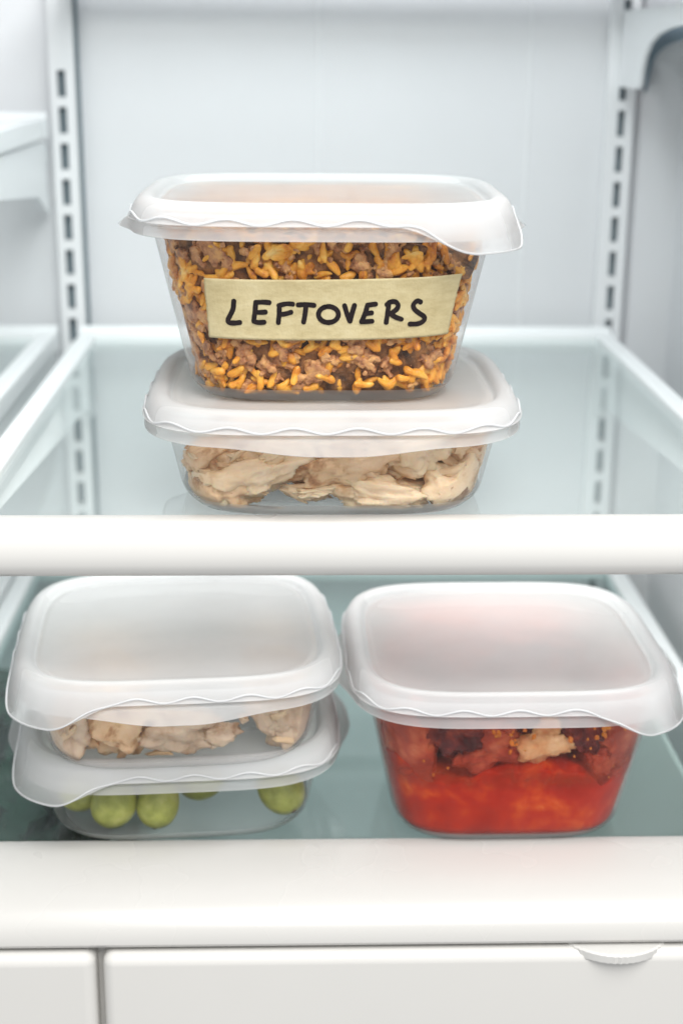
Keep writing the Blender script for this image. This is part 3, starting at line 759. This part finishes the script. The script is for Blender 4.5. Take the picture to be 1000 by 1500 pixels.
# ------------------------------------------------------------------ grapes
m, nt, out = mat('grape_skin'); co = obj_co(nt); p = N(nt, 'ShaderNodeBsdfPrincipled')
n1 = noise_n(nt, 90, 4, .6, co); r = ramp(nt, [(.3, (.27, .30, .05)), (.55, (.46, .48, .11)), (.75, (.60, .58, .24))], n1.outputs[0]); L(nt, r.outputs[0], p.inputs['Base Color'])
p.inputs['Roughness'].default_value = .32; p.inputs['Subsurface Weight'].default_value = .6; p.inputs['Subsurface Scale'].default_value = .008; p.inputs['Subsurface Radius'].default_value = (.8, 1, .25)
L(nt, p.outputs[0], out.inputs[0]); M['grape'] = m
M['scar'] = food('grape_scar', [(.3, (.05, .02, .01)), (.7, (.16, .08, .03))], 500, .7, 0, .5)
def grape(loc, rot, s, label, scar=True):
    vs, fs = [], []; n, k = 28, 20
    for j in range(k + 1):
        t = math.pi * j / k; rr_ = math.sin(t) * (1 - .05 * math.cos(t)); zz = 1.22 * math.cos(t)
        for i in range(n):
            a = 2 * math.pi * i / n; q = 1 + .02 * noise.noise(Vector((math.cos(a), math.sin(a), t + loc[0] * 90)))
            vs.append((s * rr_ * q * math.cos(a), s * rr_ * q * math.sin(a), s * zz))
    for j in range(k):
        for i in range(n): fs.append((j * n + i, (j + 1) * n + i, (j + 1) * n + (i + 1) % n, j * n + (i + 1) % n))
    o = link('grape', mesh('grape', vs, fs), M['grape'])
    o.matrix_world = world_xf(c_l2) @ Matrix.Translation((loc[0] * 1.12, loc[1] * 1.12, loc[2])) @ Matrix.Diagonal((1.05, 1.05, 1, 1)) @ Euler([math.radians(q) for q in rot]).to_matrix().to_4x4()
    tag(o, label, 'grape', 'green grapes in the bottom left tub')
    if scar:
        sv, sf = [], []; K = 12
        for j, (rr_, zz) in enumerate(((0.02, 1.235), (.06, 1.245), (.12, 1.225), (.16, 1.195))):
            for i in range(K):
                a = 2 * math.pi * i / K; q = 1 + .25 * noise.noise(Vector((math.cos(a) * 2, math.sin(a) * 2, 4))); sv.append((s * rr_ * q * math.cos(a), s * rr_ * q * math.sin(a), -s * zz))
        for j in range(3):
            for i in range(K): sf.append((j * K + i, j * K + (i + 1) % K, (j + 1) * K + (i + 1) % K, (j + 1) * K + i))
        link('stem_scar', mesh('stem_scar', sv, sf), M['scar'], o)
    return o
grape((-.0450, -.0340, .0165), (70, 20, 60), .0100, 'green grape furthest left, tucked in the corner of the bottom left tub')
grape((-.0300, -.0445, .0145), (30, 25, 10), .0108, 'large green grape second from the left in the bottom left tub')
grape((-.0105, -.0450, .0150), (-25, 10, 0), .0104, 'round green grape at the centre with its stem end facing down')
grape((.0085, -.0300, .0175), (80, 0, 70), .0100, 'green grape set back, right of the centre grape in the bottom left tub')
grape((.0450, -.0390, .0165), (-40, -35, 0), .0112, 'lone green grape with a brown scar at the right of the bottom left tub')
grape((-.0230, -.0130, .0150), (80, 0, 20), .0105, 'green grape in the second row behind the left pair')

# ------------------------------------------------------------------ tomato stew
M['sauce'] = food('tomato_sauce', [(.34, (.30, .010, .001)), (.52, (.42, .018, .0008)), (.62, (.55, .06, .003)), (.76, (.74, .22, .035))], 40, .22, .04, .25, .0008, bscale=140, srad=(1, .2, .1), spec=.08)
M['stew_dark'] = food('stewed_meat', [(.30, (.030, .008, .010)), (.46, (.11, .020, .022)), (.60, (.28, .045, .025)), (.78, (.48, .12, .05))], 75, .3, .15, .6, .0008, bscale=260)
M['stew_pink'] = food('stewed_onion', [(.30, (.22, .03, .02)), (.50, (.42, .07, .035)), (.62, (.55, .15, .07)), (.78, (.62, .30, .17))], 70, .3, .25, .4, .0008, bscale=220)
M['stew_pale'] = food('stewed_chicken', [(.30, (.55, .15, .05)), (.50, (.70, .42, .20)), (.72, (.85, .68, .42))], 60, .32, .25, .5, .0008, bscale=260)
M['seed'] = food('orange_bit', [(.3, (.60, .15, .02)), (.7, (.80, .35, .05))], 200, .25, .2, .2)
def sauce_h(x, y):
    h = .0375 + .0045 * noise.noise(Vector((x * 55, y * 55, 5))) + .005 * noise.noise(Vector((x * 130, y * 130, 9)))
    h += .008 * math.exp(-((x - .008) / .016) ** 2) - .004 * math.exp(-((x + .030) / .012) ** 2) + .006 * math.exp(-((x + .056) / .008) ** 2) - .004 * math.exp(-((x - .045) / .009) ** 2)
    return h + .10 * max(0, y + .02)
rr = []; NN = 260
for k in range(22):
    f_ = k / 21; row = []
    for x, y in ring(1, NR, NN):
        z0 = .0036; xx, yy = x * .062, y * .062; z = z0 + (sauce_h(xx, yy) - z0) * f_ ** 1.0; a = DEEP.a(z) - .0015
        row.append((x * a, y * a, z))
    rr.append(row)
for f_ in (.985, .95, .85, .7, .5, .3, .1):
    rr.append([(x * f_, y * f_, sauce_h(x * f_, y * f_) + .0012 * min(1, (1 - f_) * 20)) for x, y, z in rr[21]])
vs, fs = loft(rr, True, True)
o = link('tomato_sauce', mesh('tomato_sauce', vs, fs), M['sauce']); o.location = c_r.location; o.rotation_euler = c_r.rotation_euler; o.scale = c_r.scale
tag(o, 'glossy red orange tomato sauce filling the lower half of the right tub', 'sauce')
G = 'stew pieces in the right tub'
for loc, size, rot, seed, mk, lab in [
 ((-.047, -.046, .050), (.014, .012, .020), (0, 20, 10), 31, 'stew_pink', 'pinkish translucent piece pressed into the left front corner of the stew tub'),
 ((-.030, -.046, .060), (.017, .012, .012), (0, 25, 0), 32, 'stew_dark', 'dark purple meat piece at the upper left of the stew tub'),
 ((-.012, -.048, .054), (.016, .010, .012), (0, -10, 0), 33, 'stew_pink', 'reddish meat piece left of the pale chunk in the stew tub'),
 ((.012, -.050, .054), (.013, .009, .0095), (0, -15, 0), 34, 'stew_pale', 'pale cream chunk standing out of the sauce at the centre of the stew tub'),
 ((-.004, -.044, .066), (.018, .010, .009), (0, 5, 0), 35, 'stew_dark', 'dark piece under the rim left of centre in the stew tub'),
 ((.030, -.047, .062), (.013, .010, .012), (0, 60, 0), 36, 'stew_dark', 'dark seeded piece right of the pale chunk in the stew tub'),
 ((.046, -.045, .056), (.014, .012, .016), (0, -30, 0), 37, 'stew_pink', 'rosy piece filling the right front corner of the stew tub'),
 ((.038, -.050, .044), (.007, .006, .006), (0, 0, 0), 38, 'stew_pink', 'small round pinkish piece sitting on the sauce at the right of the stew tub'),
 ((.058, -.020, .056), (.010, .020, .016), (0, 0, 0), 39, 'stew_pink', 'rosy piece along the right wall of the stew tub'),
 ((-.058, -.018, .056), (.010, .022, .016), (0, 0, 0), 40, 'stew_pink', 'rosy piece along the left wall of the stew tub'),
 ((.0, -.010, .058), (.050, .034, .017), (0, 0, 0), 41, 'stew_dark', 'large dark mass of stewed meat in the middle of the stew tub'),
 ((.0, .036, .056), (.050, .024, .017), (0, 0, 0), 42, 'stew_pink', 'broad reddish piece at the back of the stew tub'),
]:
    chunk('stew_piece', DEEP, c_r, loc, size, rot, seed, M[mk], lab, 'stew piece', G, amp=.4)
bv, bf = [], []; rs = random.Random(11)
for cx, cz, n in ((-.005, .061, 9), (.037, .062, 7), (-.005, .054, 8), (.028, .056, 5), (-.045, .041, 5), (.050, .042, 6)):
    for _ in range(n):
        p_ = wall_pt(DEEP, cx + rs.gauss(0, .0045), cz + rs.gauss(0, .003), -.0028); s_ = rs.uniform(.0004, .0013)
        crumb(bv, bf, p_, (s_, s_ * .8, s_ * 1.2), rs.random() * 40, lambda q: clampin(DEEP, q))
o = link('orange_bits', mesh('orange_bits', bv, bf), M['seed']); o.location = c_r.location; o.rotation_euler = c_r.rotation_euler; o.scale = c_r.scale
tag(o, 'tiny orange bits and seeds stuck inside the front wall of the stew tub', 'seeds', None, 'stuff')

M['shred'] = food('chicken_shred', [(.15, (.40, .20, .09)), (.4, (.70, .47, .27)), (.8, (.88, .68, .47))], 120, .4, .2, .8, .0005, island=.4, bscale=600)
def shreds(root, tub, name, label, spots, n, seed, k=1.125):
    r = random.Random(seed); vs, fs = [], []
    for _ in range(n):
        cx, cy, cz, sx, sz = r.choice(spots)
        p = Vector(((cx + r.gauss(0, sx)) * k, (cy + r.uniform(-.002, .010)) * k, cz + r.gauss(0, sz))); e = Euler((r.uniform(-.5, .5), r.gauss(0, .5), r.uniform(-.4, .4))).to_matrix()
        ln, th, sd_ = r.uniform(.003, .0085), r.uniform(.0008, .0022), r.random() * 90; b = len(vs)
        for c in ICO_V:
            d = 1 + .5 * noise.noise(c * 1.5 + Vector((sd_, 0, 0))) + .25 * noise.noise(Vector((c.x * 3, c.y * 6, c.z * 6 + sd_)))
            vs.append(clampin(tub, p + e @ Vector((c.x * ln * d, c.y * th * d, c.z * th * 1.3 * d + .25 * ln * math.sin(c.x * 2 + sd_) * .6)), .0020))
        for f in ICO_F: fs.append(tuple(b + q for q in f))
    o = link(name, mesh(name, vs, fs), M['shred']); o.matrix_world = world_xf(root); tag(o, label, 'chicken shreds', None, 'stuff')
shreds(c_mid, SHALLOW, 'chicken_shreds', 'small torn chicken shreds scattered between the pieces in the middle tub', [(-.038, -.050, .016, .010, .007), (-.015, -.049, .026, .012, .004), (.006, -.050, .012, .012, .004), (.032, -.050, .022, .010, .006), (.050, -.048, .016, .006, .008), (.022, -.050, .030, .014, .003)], 150, 5)
shreds(c_l1, SHALLOW, 'chicken_shreds', 'small torn chicken shreds among the slices above the grapes', [(-.042, -.048, .016, .008, .006), (-.020, -.049, .017, .010, .005), (.002, -.049, .014, .008, .004), (.048, -.046, .017, .006, .006)], 44, 6)
# film of sauce smeared on the inside of the wall above the tide line
m, nt, out = mat('sauce_film'); co = obj_co(nt)
p = N(nt, 'ShaderNodeBsdfPrincipled'); p.inputs['Base Color'].default_value = (.40, .035, .005, 1); p.inputs['Roughness'].default_value = .3; p.inputs['Specular IOR Level'].default_value = .1
t = N(nt, 'ShaderNodeBsdfTransparent'); t.inputs[0].default_value = (1, .90, .86, 1)
n1 = noise_n(nt, 60, 6, .7, co, .6); sx = N(nt, 'ShaderNodeSeparateXYZ'); L(nt, co, sx.inputs[0])
zr = N(nt, 'ShaderNodeMapRange'); zr.inputs[1].default_value = .038; zr.inputs[2].default_value = .056; zr.inputs[3].default_value = .20; zr.inputs[4].default_value = -.16; L(nt, sx.outputs[2], zr.inputs[0])
lo_ = N(nt, 'ShaderNodeMapRange'); lo_.inputs[1].default_value = .030; lo_.inputs[2].default_value = .037; L(nt, sx.outputs[2], lo_.inputs[0])
ad = N(nt, 'ShaderNodeMath', operation='ADD'); L(nt, n1.outputs[0], ad.inputs[0]); L(nt, zr.outputs[0], ad.inputs[1])
r = ramp(nt, [(.46, (.02, .02, .02)), (.62, (.28, .28, .28)), (.84, (.80, .80, .80))], ad.outputs[0])
am = N(nt, 'ShaderNodeMath', operation='MULTIPLY'); L(nt, r.outputs[0], am.inputs[0]); L(nt, lo_.outputs[0], am.inputs[1])
mx = N(nt, 'ShaderNodeMixShader'); L(nt, am.outputs[0], mx.inputs[0]); L(nt, t.outputs[0], mx.inputs[1]); L(nt, p.outputs[0], mx.inputs[2]); L(nt, mx.outputs[0], out.inputs[0])
rr = []
for k in range(10):
    z = .022 + .054 * k / 9; a = DEEP.a(z) - .0011; rr.append([(x, y, z) for x, y in ring(a, NR, 200)])
vs, fs = loft(rr, False, False)
sm_ = link('sauce_smear', mesh('sauce_smear', vs, fs), m); sm_.parent = bpy.data.objects['tomato_sauce']
